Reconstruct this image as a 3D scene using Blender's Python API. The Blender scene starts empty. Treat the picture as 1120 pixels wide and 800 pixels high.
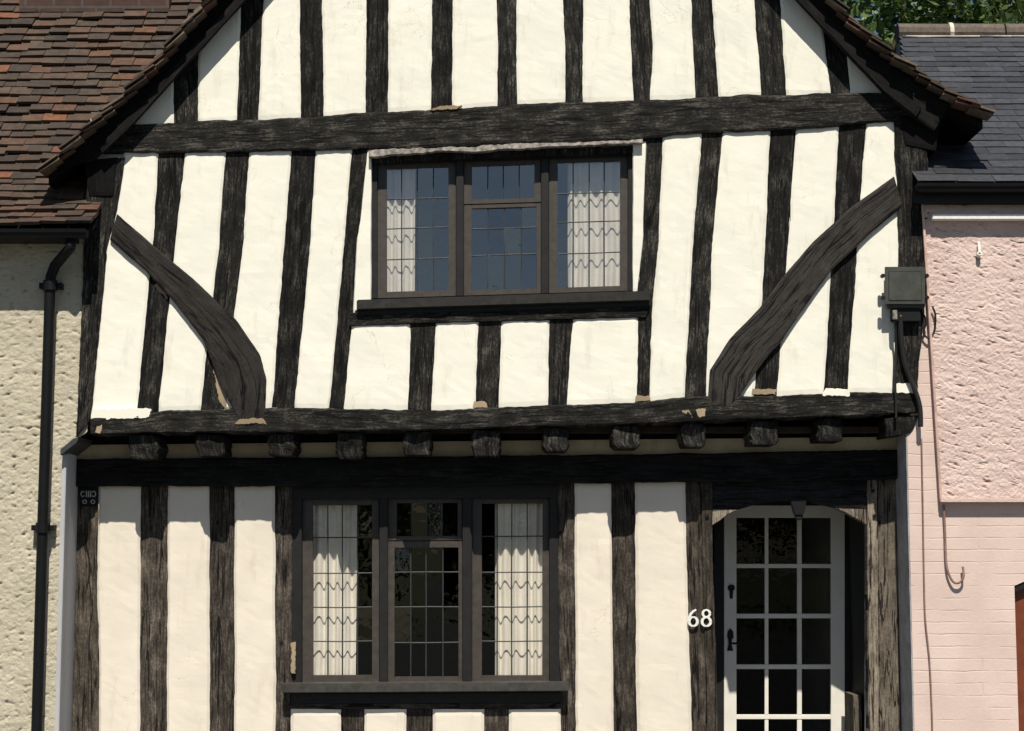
import bpy, bmesh, math, random
from mathutils import Vector, noise
C = bpy.context; S = C.scene
rnd = random.Random(7)
R = math.radians
# ------------------------------------------------------------------ camera and measuring
CAM = Vector((0, -12, 1.6)); TILT = R(6.24); F = 1920.0
cT, sT = math.cos(TILT), math.sin(TILT)
def P(x, y, Y):
    """photograph measurement (x, y) on the wall plane at depth Y -> world point"""
    u = (x - 560) / F; v = (400 - y) / F
    d = Vector((u, cT - v * sT, sT + v * cT))
    return CAM + d * ((Y - CAM.y) / d.y)
def W(x, Y): return P(x, 610, Y).x
def Z(y, Y): return P(560, y, Y).z
def lin(pts):
    def f(x):
        if x <= pts[0][0]: a, b = pts[0], pts[1]
        elif x >= pts[-1][0]: a, b = pts[-2], pts[-1]
        else:
            for a, b in zip(pts, pts[1:]):
                if a[0] <= x <= b[0]: break
        return a[1] + (b[1] - a[1]) * (x - a[0]) / (b[0] - a[0])
    return f
def nz(a, b=0.0, c=0.0): return noise.noise((a, b, c))

# ------------------------------------------------------------------ mesh helpers
class M:
    def __init__(s): s.v = []; s.f = []; s.uv = []
    def add(s, p, uv=(0, 0)):
        s.v.append(tuple(p)); s.uv.append(uv); return len(s.v) - 1
    def face(s, *i): s.f.append(tuple(i))
    def box(s, x0, x1, y0, y1, z0, z1):
        b = len(s.v)
        for p in ((x0,y0,z0),(x1,y0,z0),(x1,y1,z0),(x0,y1,z0),(x0,y0,z1),(x1,y0,z1),(x1,y1,z1),(x0,y1,z1)):
            s.add(p, ((p[0] + p[1]), p[2]))
        for f in ((0,1,5,4),(1,2,6,5),(2,3,7,6),(3,0,4,7),(4,5,6,7),(3,2,1,0)): s.face(*[b+k for k in f])
    def prism(s, pts, Yf, Yb):
        """polygon measured on plane Yf (anticlockwise seen from the street), extruded straight back"""
        w = [P(x, y, Yf) for x, y in pts]; s.prism_w([(p.x, p.z) for p in w], Yf, Yb)
    def prism_w(s, w, Yf, Yb):
        n = len(w); b = len(s.v)
        for x, z in w: s.add((x, Yf, z), (x, z))
        for x, z in w: s.add((x, Yb, z), (x, z))
        s.face(*range(b, b + n)); s.face(*range(b + 2 * n - 1, b + n - 1, -1))
        for i in range(n):
            j = (i + 1) % n
            s.face(b + j, b + i, b + n + i, b + n + j)
    def rect(s, x0, x1, y0, y1, Yf, Yb): s.prism([(x0,y1),(x1,y1),(x1,y0),(x0,y0)], Yf, Yb)
    def ring(s, o, i, Yf, Yb):
        """frame between an outer and an inner outline (BL BR TR TL): two stiles, rails butted between them"""
        bot = lin([o[0], o[1]]); top = lin([o[3], o[2]]); ib = lin([i[0], i[1]]); it = lin([i[3], i[2]])
        a, b = i[0][0], i[1][0]
        s.prism([o[0], (a, bot(a)), (a, top(a)), o[3]], Yf, Yb); s.prism([(b, bot(b)), o[1], o[2], (b, top(b))], Yf, Yb)
        a += .05; b -= .05
        s.prism([(a, bot(a)), (b, bot(b)), (b, ib(b)), (a, ib(a))], Yf + .002, Yb - .002)
        s.prism([(a, it(a)), (b, it(b)), (b, top(b)), (a, top(a))], Yf + .002, Yb - .002)
    def tube(s, pts, r, n=8, cap=True):
        pts = [Vector(p) for p in pts]; base = None
        for i, p in enumerate(pts):
            t = (pts[min(i+1, len(pts)-1)] - pts[max(i-1, 0)]).normalized()
            a = t.cross(Vector((0, 1, 0.13))).normalized(); b = t.cross(a).normalized()
            rr = r[i] if isinstance(r, (list, tuple)) else r
            k0 = len(s.v)
            for k in range(n):
                an = 2 * math.pi * k / n
                s.add(p + (a * math.cos(an) + b * math.sin(an)) * rr, (k / n * 0.2, i * 0.1))
            if base is not None:
                for k in range(n): s.face(base + k, base + (k+1) % n, k0 + (k+1) % n, k0 + k)
            elif cap: s.face(*[k0 + k for k in range(n)][::-1])
            base = k0
        if cap: s.face(*[base + k for k in range(n)])
    def build(s, name, mat, parent=None, bevel=0, smooth=False, fix=True):
        me = bpy.data.meshes.new(name)
        me.from_pydata(s.v, [], s.f)
        uvl = me.uv_layers.new(name='UVMap')
        for l in me.loops: uvl.data[l.index].uv = s.uv[l.vertex_index]
        bm = bmesh.new(); bm.from_mesh(me)
        if fix: bmesh.ops.recalc_face_normals(bm, faces=bm.faces)
        if bevel:
            es = [e for e in bm.edges if len(e.link_faces) == 2 and e.calc_face_angle(0) > 0.6]
            bmesh.ops.bevel(bm, geom=es, offset=bevel, segments=2, affect='EDGES', clamp_overlap=True)
        bm.to_mesh(me); bm.free()
        if smooth:
            for p in me.polygons: p.use_smooth = True
        me.materials.append(mat)
        o = bpy.data.objects.new(name, me); C.collection.objects.link(o)
        if parent: o.parent = parent
        return o

def resample(poly, n):
    d = [0]
    for a, b in zip(poly, poly[1:]): d.append(d[-1] + (b - a).length)
    out = []; k = 0
    for i in range(n):
        t = d[-1] * i / (n - 1)
        while k < len(d) - 2 and t > d[k+1]: k += 1
        s = d[k+1] - d[k]
        out.append(poly[k].lerp(poly[k+1], 0 if s < 1e-9 else (t - d[k]) / s))
    return out

def loft(m, A, B, Yf, Yb, jit=.005, bump=.003, rnd_=.006, step=.028, cross=5, jend=0, fr=4.0):
    """hewn board or plaster panel between two measured side edges A (left) and B (right), with uneven edges and face"""
    a = [P(x, y, Yf) for x, y in A]; b = [P(x, y, Yf) for x, y in B]
    ln = max(sum((q - p).length for p, q in zip(l, l[1:])) for l in (a, b))
    n = max(4, int(ln / step) + 1)
    a = resample(a, n); b = resample(b, n)
    sd = rnd.uniform(0, 900)
    sv = [0, .06] + [k / (cross - 1) for k in range(1, cross - 1)] + [.94, 1]
    rows = []
    for i in range(n):
        v = i / (n - 1) * ln; e = (b[i] - a[i]); wd = e.length; e = e / wd if wd > 1e-6 else Vector((1, 0, 0))
        ja = jit * (nz(v * fr, sd) + .6 * nz(v * fr * 4, sd + 5) + .5 * nz(v * fr * 9, sd + 8)); jb = jit * (nz(v * fr, sd + 50) + .6 * nz(v * fr * 4, sd + 55) + .5 * nz(v * fr * 9, sd + 58))
        pa = a[i] + e * ja; pb = b[i] + e * jb
        row = []
        along = (a[min(i+1, n-1)] - a[max(i-1, 0)]).normalized()
        for j, t in enumerate(sv):
            p = pa.lerp(pb, t)
            off = bump * (nz(p.x * 5 + sd, p.z * 5) + .5 * nz(p.x * 17, p.z * 17, sd))
            if j in (0, len(sv) - 1): off += rnd_
            if i in (0, n - 1): off += min(rnd_, .003)
            if jend and i in (0, n - 1): p = p + along * (jend * nz(t * wd * 7, sd + 9 + i))
            row.append(m.add((p.x, Yf + off, p.z), (t * wd + sd, v)))
        rows.append(row)
    q = len(sv)
    for i in range(n - 1):
        for j in range(q - 1): m.face(rows[i][j], rows[i][j+1], rows[i+1][j+1], rows[i+1][j])
    per = rows[0] + [rows[i][-1] for i in range(1, n)] + rows[-1][-2::-1] + [rows[i][0] for i in range(n - 2, 0, -1)]
    bk = [m.add((m.v[k][0], Yb, m.v[k][2]), m.uv[k]) for k in per]
    L = len(per)
    for k in range(L): m.face(per[k], per[(k+1) % L], bk[(k+1) % L], bk[k])
    m.face(*bk)

# ------------------------------------------------------------------ materials
def mat(name):
    m = bpy.data.materials.new(name); m.use_nodes = True
    nt = m.node_tree; b = nt.nodes['Principled BSDF']
    return m, nt, b
def N(nt, t, **k):
    n = nt.nodes.new(t)
    for a, v in k.items():
        if a in n.inputs: n.inputs[a].default_value = v
        else: setattr(n, a, v)
    return n
def ramp(nt, fac, stops):
    r = nt.nodes.new('ShaderNodeValToRGB'); e = r.color_ramp.elements
    while len(e) < len(stops): e.new(.5)
    for k, (p, c) in enumerate(stops): e[k].position = p; e[k].color = (*c, 1)
    nt.links.new(fac, r.inputs[0]); return r.outputs[0]
def coords(nt, scale, src='UV'):
    tc = N(nt, 'ShaderNodeTexCoord'); mp = N(nt, 'ShaderNodeMapping'); mp.inputs['Scale'].default_value = scale
    nt.links.new(tc.outputs[src], mp.inputs[0]); return mp.outputs[0]
def noise_n(nt, vec, scale, detail=4, rough=.6, dist=0):
    n = N(nt, 'ShaderNodeTexNoise', Scale=scale, Detail=detail, Roughness=rough, Distortion=dist)
    nt.links.new(vec, n.inputs['Vector']); return n.outputs['Fac']
def bump_n(nt, b, h, strength, dist):
    bp = N(nt, 'ShaderNodeBump', Strength=strength, Distance=dist)
    nt.links.new(h, bp.inputs['Height']); nt.links.new(bp.outputs[0], b.inputs['Normal']); return bp
def mix(nt, f, a, b, op='MIX'):
    n = nt.nodes.new('ShaderNodeMix'); n.data_type = 'RGBA'; n.blend_type = op
    for sock, v in ((n.inputs[0], f), (n.inputs[6], a), (n.inputs[7], b)):
        if hasattr(v, 'is_output') or isinstance(v, bpy.types.NodeSocket): nt.links.new(v, sock)
        else: sock.default_value = v if not isinstance(v, tuple) else (*v, 1)
    return n.outputs[2]
def math_n(nt, op, a, b=0.0):
    n = nt.nodes.new('ShaderNodeMath'); n.operation = op
    for s, v in zip(n.inputs, (a, b)):
        if isinstance(v, bpy.types.NodeSocket): nt.links.new(v, s)
        else: s.default_value = v
    return n.outputs[0]

def timber_mat(name, dark, mid, pale, spec=.15, pale_at=.66):
    m, nt, b = mat(name)
    g = noise_n(nt, coords(nt, (70, 7, 1)), 1.0, 8, .75, .4)
    fl = noise_n(nt, coords(nt, (60, 34, 1)), 1.3, 6, .75)
    big = noise_n(nt, coords(nt, (5, 2.4, 1)), 2.5, 4, .6)
    t = math_n(nt, 'ADD', math_n(nt, 'MULTIPLY', g, .42), math_n(nt, 'MULTIPLY', fl, .30))
    t = math_n(nt, 'ADD', t, math_n(nt, 'MULTIPLY', big, .30))
    col = ramp(nt, t, [(.42, dark), (.52, mid), (pale_at - .04, pale), (.75, pale)])
    crack = ramp(nt, noise_n(nt, coords(nt, (44, 2.6, 1)), 1.0, 4, .6, .3), [(.37, (0, 0, 0)), (.43, (1, 1, 1))])
    col = mix(nt, .8, col, crack, 'MULTIPLY')
    ob = N(nt, 'ShaderNodeObjectInfo')
    lines = noise_n(nt, coords(nt, (11, .55, 1)), 1.0, 3, .5, .8)
    split = math_n(nt, 'LESS_THAN', math_n(nt, 'ABSOLUTE', math_n(nt, 'SUBTRACT', lines, .5)), .011)
    col = mix(nt, math_n(nt, 'MULTIPLY', split, .85), col, (.003, .003, .003))
    kn = N(nt, 'ShaderNodeTexVoronoi', Scale=1.0); nt.links.new(coords(nt, (5, 2.1, 1)), kn.inputs['Vector'])
    kd = ramp(nt, kn.outputs['Distance'], [(.07, (.25, .25, .25)), (.13, (1, 1, 1))])
    col = mix(nt, .8, col, kd, 'MULTIPLY')
    vr = math_n(nt, 'ADD', math_n(nt, 'MULTIPLY', ob.outputs['Random'], .7), .62)
    sc_ = nt.nodes.new('ShaderNodeVectorMath'); sc_.operation = 'SCALE'
    nt.links.new(col, sc_.inputs[0]); nt.links.new(vr, sc_.inputs['Scale']); col = sc_.outputs[0]
    nt.links.new(col, b.inputs['Base Color']); b.inputs['Roughness'].default_value = .85
    b.inputs['Specular IOR Level'].default_value = spec
    bump_n(nt, b, math_n(nt, 'ADD', g, math_n(nt, 'SUBTRACT', math_n(nt, 'ADD', fl, math_n(nt, 'MULTIPLY', crack, .5)), split)), .6, .005)
    return m
T_UP = timber_mat('blackened_oak', (.006, .0056, .005), (.017, .0155, .0135), (.095, .088, .075))
T_LOW = timber_mat('weathered_oak', (.017, .0145, .012), (.054, .044, .035), (.18, .15, .12), pale_at=.68)
T_POST = timber_mat('pale_weathered_oak', (.075, .061, .046), (.19, .158, .122), (.34, .29, .225), pale_at=.68)
T_JAMB = timber_mat('brown_oak', (.022, .018, .014), (.065, .053, .041), (.20, .165, .13), pale_at=.7)
T_BRACE = timber_mat('planed_dark_oak', (.020, .0175, .016), (.035, .031, .028), (.06, .054, .048), pale_at=.7)
T_BARGE = timber_mat('black_board', (.004, .0038, .0035), (.0075, .007, .0064), (.022, .02, .018), pale_at=.76)
T_PLATE = timber_mat('black_beam', (.007, .007, .007), (.016, .0155, .015), (.05, .048, .044), pale_at=.72)

def plaster_mat(name, c1, c2, dirt):
    m, nt, b = mat(name)
    v = coords(nt, (1, 1, 1), 'Object')
    n1 = noise_n(nt, v, 2.2, 5, .6); n2 = noise_n(nt, v, 38, 5, .7)
    col = ramp(nt, n1, [(.35, c2), (.6, c1)])
    n3 = noise_n(nt, coords(nt, (7, 7, 1.6), 'Object'), 1.4, 6, .68)
    st = ramp(nt, n3, [(.56, (0, 0, 0)), (.8, (1, 1, 1))])
    col = mix(nt, math_n(nt, 'MULTIPLY', st, .55), col, dirt)
    sp = ramp(nt, n2, [(.62, (0, 0, 0)), (.72, (1, 1, 1))])
    col = mix(nt, math_n(nt, 'MULTIPLY', sp, .16), col, dirt)
    vo = N(nt, 'ShaderNodeTexVoronoi', feature='DISTANCE_TO_EDGE', Scale=1.7)
    wob = nt.nodes.new('ShaderNodeVectorMath'); wob.operation = 'ADD'
    ncol = N(nt, 'ShaderNodeTexNoise', Scale=5, Detail=4); nt.links.new(v, ncol.inputs['Vector'])
    sc = nt.nodes.new('ShaderNodeVectorMath'); sc.operation = 'SCALE'; sc.inputs['Scale'].default_value = .5
    nt.links.new(ncol.outputs['Color'], sc.inputs[0]); nt.links.new(v, wob.inputs[0]); nt.links.new(sc.outputs[0], wob.inputs[1])
    nt.links.new(wob.outputs[0], vo.inputs['Vector'])
    cr = ramp(nt, vo.outputs['Distance'], [(0, (1, 1, 1)), (.004, (0, 0, 0))])
    pres = ramp(nt, noise_n(nt, v, 1.1, 2), [(.5, (0, 0, 0)), (.6, (1, 1, 1))])
    crack = math_n(nt, 'MULTIPLY', cr, pres)
    col = mix(nt, math_n(nt, 'MULTIPLY', crack, .7), col, dirt)
    nt.links.new(col, b.inputs['Base Color']); b.inputs['Roughness'].default_value = .9
    b.inputs['Specular IOR Level'].default_value = .15
    h = math_n(nt, 'ADD', math_n(nt, 'MULTIPLY', n1, 1.0), math_n(nt, 'MULTIPLY', n2, .35))
    h = math_n(nt, 'SUBTRACT', h, math_n(nt, 'MULTIPLY', crack, .3))
    bump_n(nt, b, h, .24, .008)
    return m
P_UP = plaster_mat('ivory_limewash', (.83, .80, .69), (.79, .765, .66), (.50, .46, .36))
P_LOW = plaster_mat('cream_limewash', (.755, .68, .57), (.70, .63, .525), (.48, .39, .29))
P_TAN = plaster_mat('tan_mortar', (.38, .29, .19), (.26, .20, .13), (.12, .09, .06))
P_WHITE = plaster_mat('white_masonry_paint', (.72, .72, .70), (.66, .66, .65), (.4, .38, .35))
P_WHITE_SHADED = plaster_mat('shaded_white_paint', (.46, .46, .47), (.42, .42, .43), (.3, .28, .26))  # white paint greyed to carry the shade on the left return
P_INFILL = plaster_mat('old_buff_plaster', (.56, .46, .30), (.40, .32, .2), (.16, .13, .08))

def rough_mat(name, c1, c2, pit):
    m, nt, b = mat(name)
    v = coords(nt, (1, 1, 1), 'Object')
    n1 = noise_n(nt, v, 3, 4); n2 = noise_n(nt, v, 95, 6, .75)
    col = ramp(nt, n1, [(.35, c1), (.65, c2)])
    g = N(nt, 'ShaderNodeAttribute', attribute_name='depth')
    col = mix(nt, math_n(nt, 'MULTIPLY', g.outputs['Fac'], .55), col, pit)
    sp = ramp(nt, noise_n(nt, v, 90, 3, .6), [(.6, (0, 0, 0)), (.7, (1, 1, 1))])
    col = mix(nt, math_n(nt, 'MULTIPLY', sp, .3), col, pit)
    nt.links.new(col, b.inputs['Base Color']); b.inputs['Roughness'].default_value = .95
    b.inputs['Specular IOR Level'].default_value = .1
    bump_n(nt, b, n2, .8, .011); return m
R_CREAM = rough_mat('cream_pebbledash', (.51, .46, .35), (.60, .54, .415), (.14, .115, .065))
R_PINK = rough_mat('pink_roughcast', (.66, .50, .445), (.75, .585, .52), (.24, .15, .115))

def brick_paint():
    m, nt, b = mat('pink_painted_brick')
    v = coords(nt, (1, 1, 1), 'UV')
    br = N(nt, 'ShaderNodeTexBrick', Scale=1.0)
    for k, x in (('Brick Width', 3.1), ('Row Height', .079), ('Mortar Size', .005), ('Mortar Smooth', .6)): br.inputs[k].default_value = x
    wn = N(nt, 'ShaderNodeTexNoise', Scale=6, Detail=4); nt.links.new(v, wn.inputs['Vector'])
    sc = nt.nodes.new('ShaderNodeVectorMath'); sc.operation = 'SCALE'; sc.inputs['Scale'].default_value = .022
    ad = nt.nodes.new('ShaderNodeVectorMath'); ad.operation = 'ADD'
    nt.links.new(wn.outputs['Color'], sc.inputs[0]); nt.links.new(v, ad.inputs[0]); nt.links.new(sc.outputs[0], ad.inputs[1])
    nt.links.new(ad.outputs[0], br.inputs['Vector'])
    n1 = noise_n(nt, v, 2.5, 5); n2 = noise_n(nt, v, 45, 6, .7)
    col = ramp(nt, n1, [(.35, (.60, .46, .40)), (.65, (.68, .535, .47))])
    pres = ramp(nt, noise_n(nt, v, 4, 3), [(.4, (0, 0, 0)), (.62, (1, 1, 1))])
    col = mix(nt, math_n(nt, 'MULTIPLY', math_n(nt, 'MULTIPLY', br.outputs['Fac'], pres), .2), col, (.42, .27, .2))
    nt.links.new(col, b.inputs['Base Color']); b.inputs['Roughness'].default_value = .85
    h = math_n(nt, 'SUBTRACT', math_n(nt, 'MULTIPLY', n2, .6), math_n(nt, 'MULTIPLY', math_n(nt, 'MULTIPLY', br.outputs['Fac'], pres), 1.0))
    bump_n(nt, b, h, .45, .007); return m
BRICK_PINK = brick_paint()
def brick_red():
    m, nt, b = mat('red_brick'); v = coords(nt, (1, 1, 1), 'UV')
    br = N(nt, 'ShaderNodeTexBrick', Scale=1.0)
    for k, x in (('Brick Width', .22), ('Row Height', .075), ('Mortar Size', .009)): br.inputs[k].default_value = x
    br.inputs['Color1'].default_value = (.05, .026, .02, 1); br.inputs['Color2'].default_value = (.09, .042, .03, 1); br.inputs['Mortar'].default_value = (.08, .07, .06, 1)
    nt.links.new(v, br.inputs['Vector'])
    nt.links.new(mix(nt, .5, br.outputs['Color'], ramp(nt, noise_n(nt, v, 14, 5), [(.3, (.25, .25, .25)), (.7, (1, 1, 1))]), 'MULTIPLY'), b.inputs['Base Color'])
    b.inputs['Roughness'].default_value = .9; bump_n(nt, b, br.outputs['Fac'], -.6, .01); return m
BRICK_RED = brick_red()

def tile_mat(name, stops, rough=.85, moss=(.085, .075, .05), mossf=.35):
    m, nt, b = mat(name); ge = N(nt, 'ShaderNodeNewGeometry'); v = coords(nt, (1, 1, 1), 'Object')
    r = nt.nodes.new('ShaderNodeValToRGB'); e = r.color_ramp.elements
    while len(e) < len(stops): e.new(.5)
    for k, (p, c) in enumerate(stops): e[k].position = p; e[k].color = (*c, 1)
    nt.links.new(ge.outputs['Random Per Island'], r.inputs[0])
    n = noise_n(nt, v, 22, 6, .7); n2 = noise_n(nt, v, 5, 5, .65)
    col = mix(nt, .8, r.outputs[0], ramp(nt, n, [(.3, (.25, .25, .25)), (.7, (1.1, 1.02, .95))]), 'MULTIPLY')
    col = mix(nt, math_n(nt, 'MULTIPLY', ramp(nt, n2, [(.52, (0, 0, 0)), (.68, (1, 1, 1))]), mossf), col, moss)
    nt.links.new(col, b.inputs['Base Color']); b.inputs['Roughness'].default_value = rough
    bump_n(nt, b, n, .6, .006); return m
TILE = tile_mat('old_clay_tile', [(0, (.024, .016, .011)), (.25, (.052, .032, .021)), (.45, (.08, .046, .028)), (.6, (.042, .029, .021)), (.8, (.08, .05, .032)), (.93, (.10, .05, .029)), (.975, (.14, .06, .03)), (1, (.19, .072, .031))])
TILE_V = tile_mat('verge_clay_tile', [(0, (.04, .028, .02)), (.3, (.11, .075, .05)), (.6, (.19, .14, .10)), (.82, (.24, .19, .14)), (.93, (.13, .055, .034)), (1, (.06, .035, .025))])
SLATE = tile_mat('blue_slate', [(0, (.024, .026, .033)), (.4, (.037, .041, .052)), (.7, (.047, .052, .066)), (1, (.062, .067, .082))], .6, (.06, .06, .058), .25)
RIDGE = tile_mat('grey_ridge_tile', [(0, (.10, .085, .07)), (1, (.15, .12, .10))])

def plain(name, c, rough=.5, spec=.4, metal=0, var=.35, sc=12, bump=.25):
    m, nt, b = mat(name); v = coords(nt, (1, 1, 1), 'Object')
    n = noise_n(nt, v, sc, 6, .65)
    d = tuple(x * (1 - var) for x in c); l = tuple(min(1, x * (1 + var)) for x in c)
    nt.links.new(ramp(nt, n, [(.3, d), (.7, l)]), b.inputs['Base Color'])
    b.inputs['Roughness'].default_value = rough; b.inputs['Specular IOR Level'].default_value = spec; b.inputs['Metallic'].default_value = metal
    if bump: bump_n(nt, b, n, bump, .004)
    return m
FRAME_BLACK = plain('black_frame_paint', (.012, .0115, .011), .6, .3)
FRAME_BROWN = plain('brown_casement_paint', (.056, .046, .039), .5, .4, var=.25, sc=20)
SILL = plain('dark_sill_wood', (.045, .041, .036), .6, .4, var=.4, sc=18)
SILL_DARK = plain('black_sill_wood', (.02, .0185, .016), .7, .3, var=.5, sc=18)
LEAD = plain('lead_came', (.05, .052, .055), .55, .5, .3, .2)
FLASH = plain('lead_flashing', (.28, .25, .22), .8, .3, 0, .8, 26, .6)
DOOR_W = plain('cream_door_paint', (.74, .71, .63), .45, .4, var=.06, bump=.08)
IRON = plain('black_iron', (.006, .006, .0065), .6, .25)
PIPE = plain('black_pipe_paint', (.005, .0055, .006), .55, .2, var=.3)
BOX_M = plain('grey_green_metal', (.050, .053, .043), .55, .4, .1, .35, 9)
CABLE = plain('black_cable', (.012, .012, .012), .5, .4)
WIRE = plain('painted_wire', (.24, .15, .12), .7, .2)
WHITE = plain('white_plastic', (.76, .74, .69), .5, .4, var=.14, sc=40, bump=.05)
REDDOOR = plain('red_brown_paint', (.16, .04, .016), .5, .4, var=.3, sc=6)
DARKROOM = plain('dim_room_wall', (.05, .048, .046), .95, .1)
FLOORB = plain('dark_floorboards', (.05, .035, .025), .8, .2)
PAVE = plain('paving', (.16, .165, .175), .9, .2, var=.25, sc=5)
ASPH = plain('asphalt', (.055, .055, .055), .9, .2, var=.3, sc=30)
KERB = plain('kerb_stone', (.2, .2, .2), .9, .2, var=.2)
BARK = plain('bark', (.07, .055, .04), .9, .1, var=.4)

def glass_mat(name, f0):
    m = bpy.data.materials.new(name); m.use_nodes = True; nt = m.node_tree
    nt.nodes.remove(nt.nodes['Principled BSDF']); out = nt.nodes['Material Output']
    tr = N(nt, 'ShaderNodeBsdfTransparent'); tr.inputs[0].default_value = (.93, .92, .90, 1)
    gl = N(nt, 'ShaderNodeBsdfGlossy', Roughness=.012)
    lw = N(nt, 'ShaderNodeLayerWeight', Blend=.5); mx = N(nt, 'ShaderNodeMixShader')
    f5 = math_n(nt, 'POWER', lw.outputs['Facing'], 5.0)
    fr = math_n(nt, 'ADD', math_n(nt, 'MULTIPLY', f5, 1 - f0), f0)
    v = coords(nt, (1, 1, 1), 'Object'); bp = N(nt, 'ShaderNodeBump', Strength=.25, Distance=.004)
    nt.links.new(noise_n(nt, v, 9, 2), bp.inputs['Height']); nt.links.new(bp.outputs[0], gl.inputs['Normal'])
    nt.links.new(fr, mx.inputs[0]); nt.links.new(tr.outputs[0], mx.inputs[1]); nt.links.new(gl.outputs[0], mx.inputs[2])
    nt.links.new(mx.outputs[0], out.inputs[0]); return m
GLASS = glass_mat('old_window_glass', .07); GLASS_UP = glass_mat('silvery_old_glass', .24); GLASS_DOOR = glass_mat('door_glass', .018)
def curtain_mat():
    m, nt, b = mat('cream_net_curtain')
    tc = N(nt, 'ShaderNodeTexCoord')
    col = ramp(nt, noise_n(nt, tc.outputs['UV'], 6, 4), [(.35, (.74, .70, .62)), (.65, (.82, .78, .70))])
    nt.links.new(col, b.inputs['Base Color']); b.inputs['Roughness'].default_value = .95
    b.inputs['Transmission Weight'].default_value = 0; b.inputs['Specular IOR Level'].default_value = .05
    bump_n(nt, b, noise_n(nt, tc.outputs['UV'], 160, 2), .15, .002); return m
CURTAIN = curtain_mat()
def leaf_mat(name, a, bcol, c):
    m, nt, b = mat(name); ge = N(nt, 'ShaderNodeNewGeometry')
    col = ramp(nt, ge.outputs['Random Per Island'], [(0, a), (.55, bcol), (1, c)])
    nt.links.new(col, b.inputs['Base Color']); b.inputs['Roughness'].default_value = .5
    tl = N(nt, 'ShaderNodeBsdfTranslucent'); nt.links.new(col, tl.inputs[0])
    mx = N(nt, 'ShaderNodeMixShader'); mx.inputs[0].default_value = .3
    nt.links.new(b.outputs[0], mx.inputs[1]); nt.links.new(tl.outputs[0], mx.inputs[2])
    nt.links.new(mx.outputs[0], nt.nodes['Material Output'].inputs[0]); return m
LEAF = leaf_mat('tree_leaf', (.03, .06, .018), (.065, .12, .03), (.12, .19, .05))
LEAF2 = leaf_mat('tree_leaf_yellowish', (.05, .075, .02), (.10, .14, .035), (.17, .20, .06))

# ------------------------------------------------------------------ tagging
def tag(o, label=None, cat=None, group=None, kind=None):
    for k, v in (('label', label), ('category', cat), ('group', group), ('kind', kind)):
        if v: o[k] = v
    return o
def empty(name, loc, label, cat, group=None):
    o = bpy.data.objects.new(name, None); C.collection.objects.link(o); o.empty_display_size = .2
    tag(o, label, cat, group); o['base'] = 1; del o['base']
    o.location = loc
    return o
def part(o, parent):
    o.parent = parent; o.matrix_parent_inverse = parent.matrix_world.inverted() if False else o.matrix_parent_inverse
    return o

# things keep their Empty at the origin of the street so measured parts need no offset
O = (0, 0, 0)
house = empty('timber_framed_house', O, 'old black and white timber framed house with jettied upper floor and steep gable', 'house')
YU, YG = -0.33, 0.0      # plaster faces: upper storey, ground storey

def timber(name, A, B, Yf, m=T_UP, parent=house, depth=.12, **k):
    q = M(); loft(q, A, B, Yf, Yf + depth, **k); return q.build(name, m, parent)
def panel(A, B, Yf, m, **k):
    q = M(); kw = dict(jit=.008, bump=.003, rnd_=.008, step=.04, cross=6, jend=.006, fr=2.2); kw.update(k)
    loft(q, A, B, Yf, Yf + .05, **kw); return q.build('plaster_panel', m, house, smooth=False)
def patch(pts, Yf, m=P_TAN):
    out = []; sd = rnd.uniform(0, 99)
    for (x0, y0), (x1, y1) in zip(pts, pts[1:] + pts[:1]):
        n = max(2, int(math.hypot(x1 - x0, y1 - y0) / 2))
        for k in range(n):
            x, y = x0 + (x1 - x0) * k / n, y0 + (y1 - y0) * k / n
            out.append((x + 1.5 * nz(x * .35, y * .35, sd), y + 1.5 * nz(x * .35, y * .35, sd + 7)))
    q = M(); q.prism(out, Yf, Yf + .03); return q.build('mortar_patch', m, house, bevel=.003)

# ------------------------------------------------------------------ lines measured on the front
tie_top = lin([(115, 138), (217, 133), (340, 128), (400, 123), (500, 119), (560, 115), (640, 111), (740, 109), (770, 106), (860, 103), (965, 101), (1010, 100)])
tie_bot = lin([(115, 167), (310, 165), (373, 163.5), (403, 162.5), (500, 160), (560, 157.5), (620, 155.5), (700, 153), (746, 147), (840, 143), (910, 138), (975, 133), (1010, 131)])
br_top = lin([(90, 457), (165, 456), (175, 449), (257, 448), (290, 446), (373, 447), (473, 449), (546, 446), (600, 443), (696, 441), (746, 434), (849, 433), (933, 429), (1006, 430)])
br_bot = lin([(85, 476), (100, 475), (367, 472), (500, 470), (746, 462), (1006, 452)])
barge_l = [(100, 176), (147, 133), (260, 7), (565, -340)]
barge_r = [(565, -340), (870, -2), (900, 30), (966, 100), (1040, 152)]
rake_lo = lin(barge_l + barge_r[1:])
def rake(x): return rake_lo(x) - 14
YB = -.425                # face of the bargeboards

# ------------------------------------------------------------------ studs and plaster of the gable
gs = [  # left edge and right edge, top (y=0) to bottom
    ([(189, 60), (189, 133)], [(218, 60), (217, 133)]),
    ([(263, 0), (258, 130)], [(289, 0), (283, 130)]),
    ([(327, 0), (328, 128)], [(353, 0), (355, 128)]),
    ([(400, 0), (399, 123)], [(426, 0), (425, 123)]),
    ([(472, 0), (470, 118)], [(496, 0), (495, 118)]),
    ([(542, 0), (544, 60), (543, 115)], [(566, 0), (566, 60), (567, 115)]),
    ([(615, 0), (618, 60), (617, 112)], [(639, 0), (638, 60), (638, 112)]),
    ([(687, 0), (690, 60), (691, 85), (693, 110)], [(711, 0), (715, 58), (713, 85), (711, 110)]),
    ([(755, 0), (760, 106)], [(780, 0), (787, 106)]),
    ([(824, 0), (832, 104)], [(854, 0), (861, 104)]),
    ([(899, 35), (908, 102)], [(926, 40), (931, 102)])]
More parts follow.
